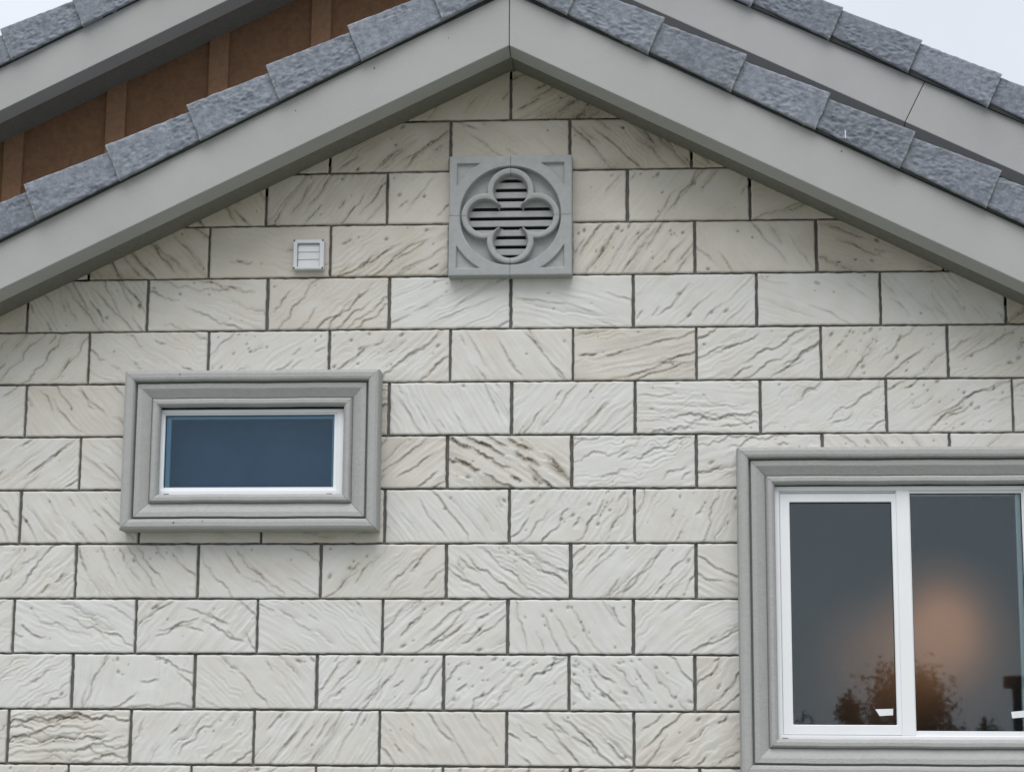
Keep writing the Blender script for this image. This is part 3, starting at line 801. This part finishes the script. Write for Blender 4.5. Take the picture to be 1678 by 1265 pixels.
# ------------------------------------------------------------------ white dryer vent
dv = empty('wall_vent', house); dv['label'] = 'small white plastic louvred vent on the stone'
dx0, dx1, dz0, dz1 = -.829, -.711, 3.413, 3.529
ring('frame', dx0, dx1, dz0, dz1, .015, .017, .010, .014, -.030, .004, M['plastic'], dv, .002)
for i in range(3):
    zt = dz1 - .0165 - i * .0292
    V = [(dx0 + .017, -.0165, zt), (dx1 - .019, -.0165, zt), (dx1 - .019, -.020, zt - .0289), (dx0 + .017, -.020, zt - .0289)]
    V += [(a, b + .002, c - .0006) for a, b, c in V]
    me = bpy.data.meshes.new('flap'); me.from_pydata(V, [], [(0, 3, 2, 1), (4, 5, 6, 7), (0, 1, 5, 4), (1, 2, 6, 5), (2, 3, 7, 6), (3, 0, 4, 7)])
    link('flap', me, M['plastic'], dv)
box('back_plate', dx0 + .012, dx1 - .012, -.004, .002, dz0 + .006, dz1 - .01, M['gasket'], dv, 0)
for x in (dx0 + .0035, dx1 - .0045):
    for zz in (dz0 + .0045, dz1 - .0035):
        bm = bmesh.new(); bmesh.ops.create_uvsphere(bm, u_segments=10, v_segments=6, radius=.0036)
        me = bpy.data.meshes.new('screw'); bm.to_mesh(me); bm.free()
        o = link('screw', me, M['screw'], dv); o.location = (x, -.031, zz); o.scale = (1, .5, 1)

# nail heads and specks on the fascia and casing, a stray nail on a tile
def nail(x, y, z, r=.0035):
    bm = bmesh.new(); bmesh.ops.create_uvsphere(bm, u_segments=10, v_segments=6, radius=r)
    me = bpy.data.meshes.new('nail_head'); bm.to_mesh(me); bm.free()
    o = link('nail_head', me, M['screw'], house); o.location = (x, y, z); o.scale = (1, .4, 1)
nail(-.495, YF, 4.126); nail(-.216, YF, 4.238, .002); nail(-.79, YF, 3.965, .0025); nail(1.235, YF, 3.775, .003)
nail(-1.235, -.1, 2.995, .003); nail(-1.24, -.1, 2.436, .0035); nail(-1.13, -.1, 2.44, .002)
box('stray_nail', 1.2425, 1.2465, -.334, -.329, 3.805, 3.834, M['plastic'], house, .0008)

# ------------------------------------------------------------------ things behind the camera, seen mirrored in the panes
def leafy(name, base, height, radx, trunk_h, nleaf, m, label, cat, seed, leaf=.07):
    root = empty(name, None, base); root['label'] = label; root['category'] = cat
    rs = random.Random(seed)
    V, F = [], []
    def tube(p0, p1, r0, r1, n=8):
        d = (p1 - p0).normalized(); a = d.orthogonal().normalized(); b = d.cross(a); o0 = len(V)
        for p, r in ((p0, r0), (p1, r1)):
            for i in range(n):
                t = 2 * math.pi * i / n; V.append(p + a * r * math.cos(t) + b * r * math.sin(t))
        for i in range(n): F.append((o0 + i, o0 + (i + 1) % n, o0 + n + (i + 1) % n, o0 + n + i))
    tube(Vector((0, 0, 0)), Vector((0, 0, height * .5)), .09, .06)
    tube(Vector((0, 0, height * .5)), Vector((.05, 0, height * .92)), .06, .015)
    tips = []
    for i in range(26):
        zz = trunk_h + (height * .85 - trunk_h) * rs.random(); t = rs.uniform(0, 6.28)
        rr = radx * (1 - ((zz - trunk_h) / (height - trunk_h)) ** 1.4) * rs.uniform(.45, .95) + .1
        tip = Vector((rr * math.cos(t), rr * math.sin(t), zz + rs.uniform(.1, .5)))
        tube(Vector((0, 0, zz)), tip, .03, .008, 5); tips.append(tip)
    me = bpy.data.meshes.new('trunk'); me.from_pydata([tuple(v) for v in V], [], F); link('trunk', me, M['bark'], root)
    LV, LF = [], []
    for i in range(nleaf):
        if rs.random() < .75:
            c = rs.choice(tips) + Vector((rs.gauss(0, .18), rs.gauss(0, .18), rs.gauss(0, .18))) * (radx / .9)
        else:
            zz = trunk_h + (height - trunk_h) * rs.random(); t = rs.uniform(0, 6.28)
            r_m = radx * (1 - ((zz - trunk_h) / (height - trunk_h)) ** 2) * rs.random() ** .5
            c = Vector((r_m * math.cos(t), r_m * math.sin(t), zz))
        a = Vector((rs.gauss(0, 1), rs.gauss(0, 1), rs.gauss(0, 1))).normalized(); b = a.orthogonal().normalized()
        s_ = leaf * rs.uniform(.6, 1.3); o0 = len(LV)
        for p in (c - a * s_, c + b * s_ * .5, c + a * s_, c - b * s_ * .5): LV.append(tuple(p))
        LF.append((o0, o0 + 1, o0 + 2, o0 + 3))
    me = bpy.data.meshes.new('crown'); me.from_pydata(LV, [], LF); link('crown', me, m, root)
    return root

# mirrored position of a pixel in the glass plane (y=-.031), at distance y=-Yd in front of the wall
def mirrored(px, py, Yd):
    d = (r2 * ((px - 839) / 3350) - u2 * ((py - 632.5) / 3350) + f_)
    t = (-.031 - CAM.y) / d.y
    p = CAM + d * t
    k_ = (Yd - .031) / d.y
    return Vector((p.x + d.x * k_, -Yd, p.z + d.z * k_))
a = mirrored(1478, 1090, 44); 
leafy('small_tree', (a.x, a.y, 0), a.z, 1.35, .7, 6500, M['leaf'], 'small rusty brown tree mirrored low in the large window', 'tree', 3)
b = mirrored(1400, 1128, 46)
leafy('low_bush', (b.x - .1, b.y, 0), b.z, .45, .3, 1500, M['hedge'], 'dark bush left of the brown tree, mirrored in the large window', 'bush', 5)
b = mirrored(1335, 1172, 52)
leafy('low_bush', (b.x, b.y, 0), b.z * .9, .9, .2, 1200, M['hedge'], 'wide low bush mirrored at the lower left of the large window', 'bush', 8)
b = mirrored(1612, 1158, 50)
leafy('low_bush', (b.x, b.y, 0), b.z * .9, .7, .2, 1300, M['hedge'], 'low bush between the brown tree and the dark post, mirrored in the large window', 'bush', 9)
c = mirrored(1666, 1107, 30)
post = empty('lamp_post', None, (c.x, c.y, 0)); post['label'] = 'dark post with a boxy head mirrored at the right edge of the window'; post['category'] = 'lamp post'
def lbox(name, x0, x1, y0, y1, z0, z1, m, parent):
    o = box(name, x0, x1, y0, y1, z0, z1, m, parent, .01); return o
lbox('pole', -.07, .07, -.07, .07, 0, c.z - .2, M['metal'], post)
lbox('lamp_head', -.22, .22, -.15, .15, c.z - .22, c.z, M['metal'], post)

print('objects', len(bpy.data.objects))
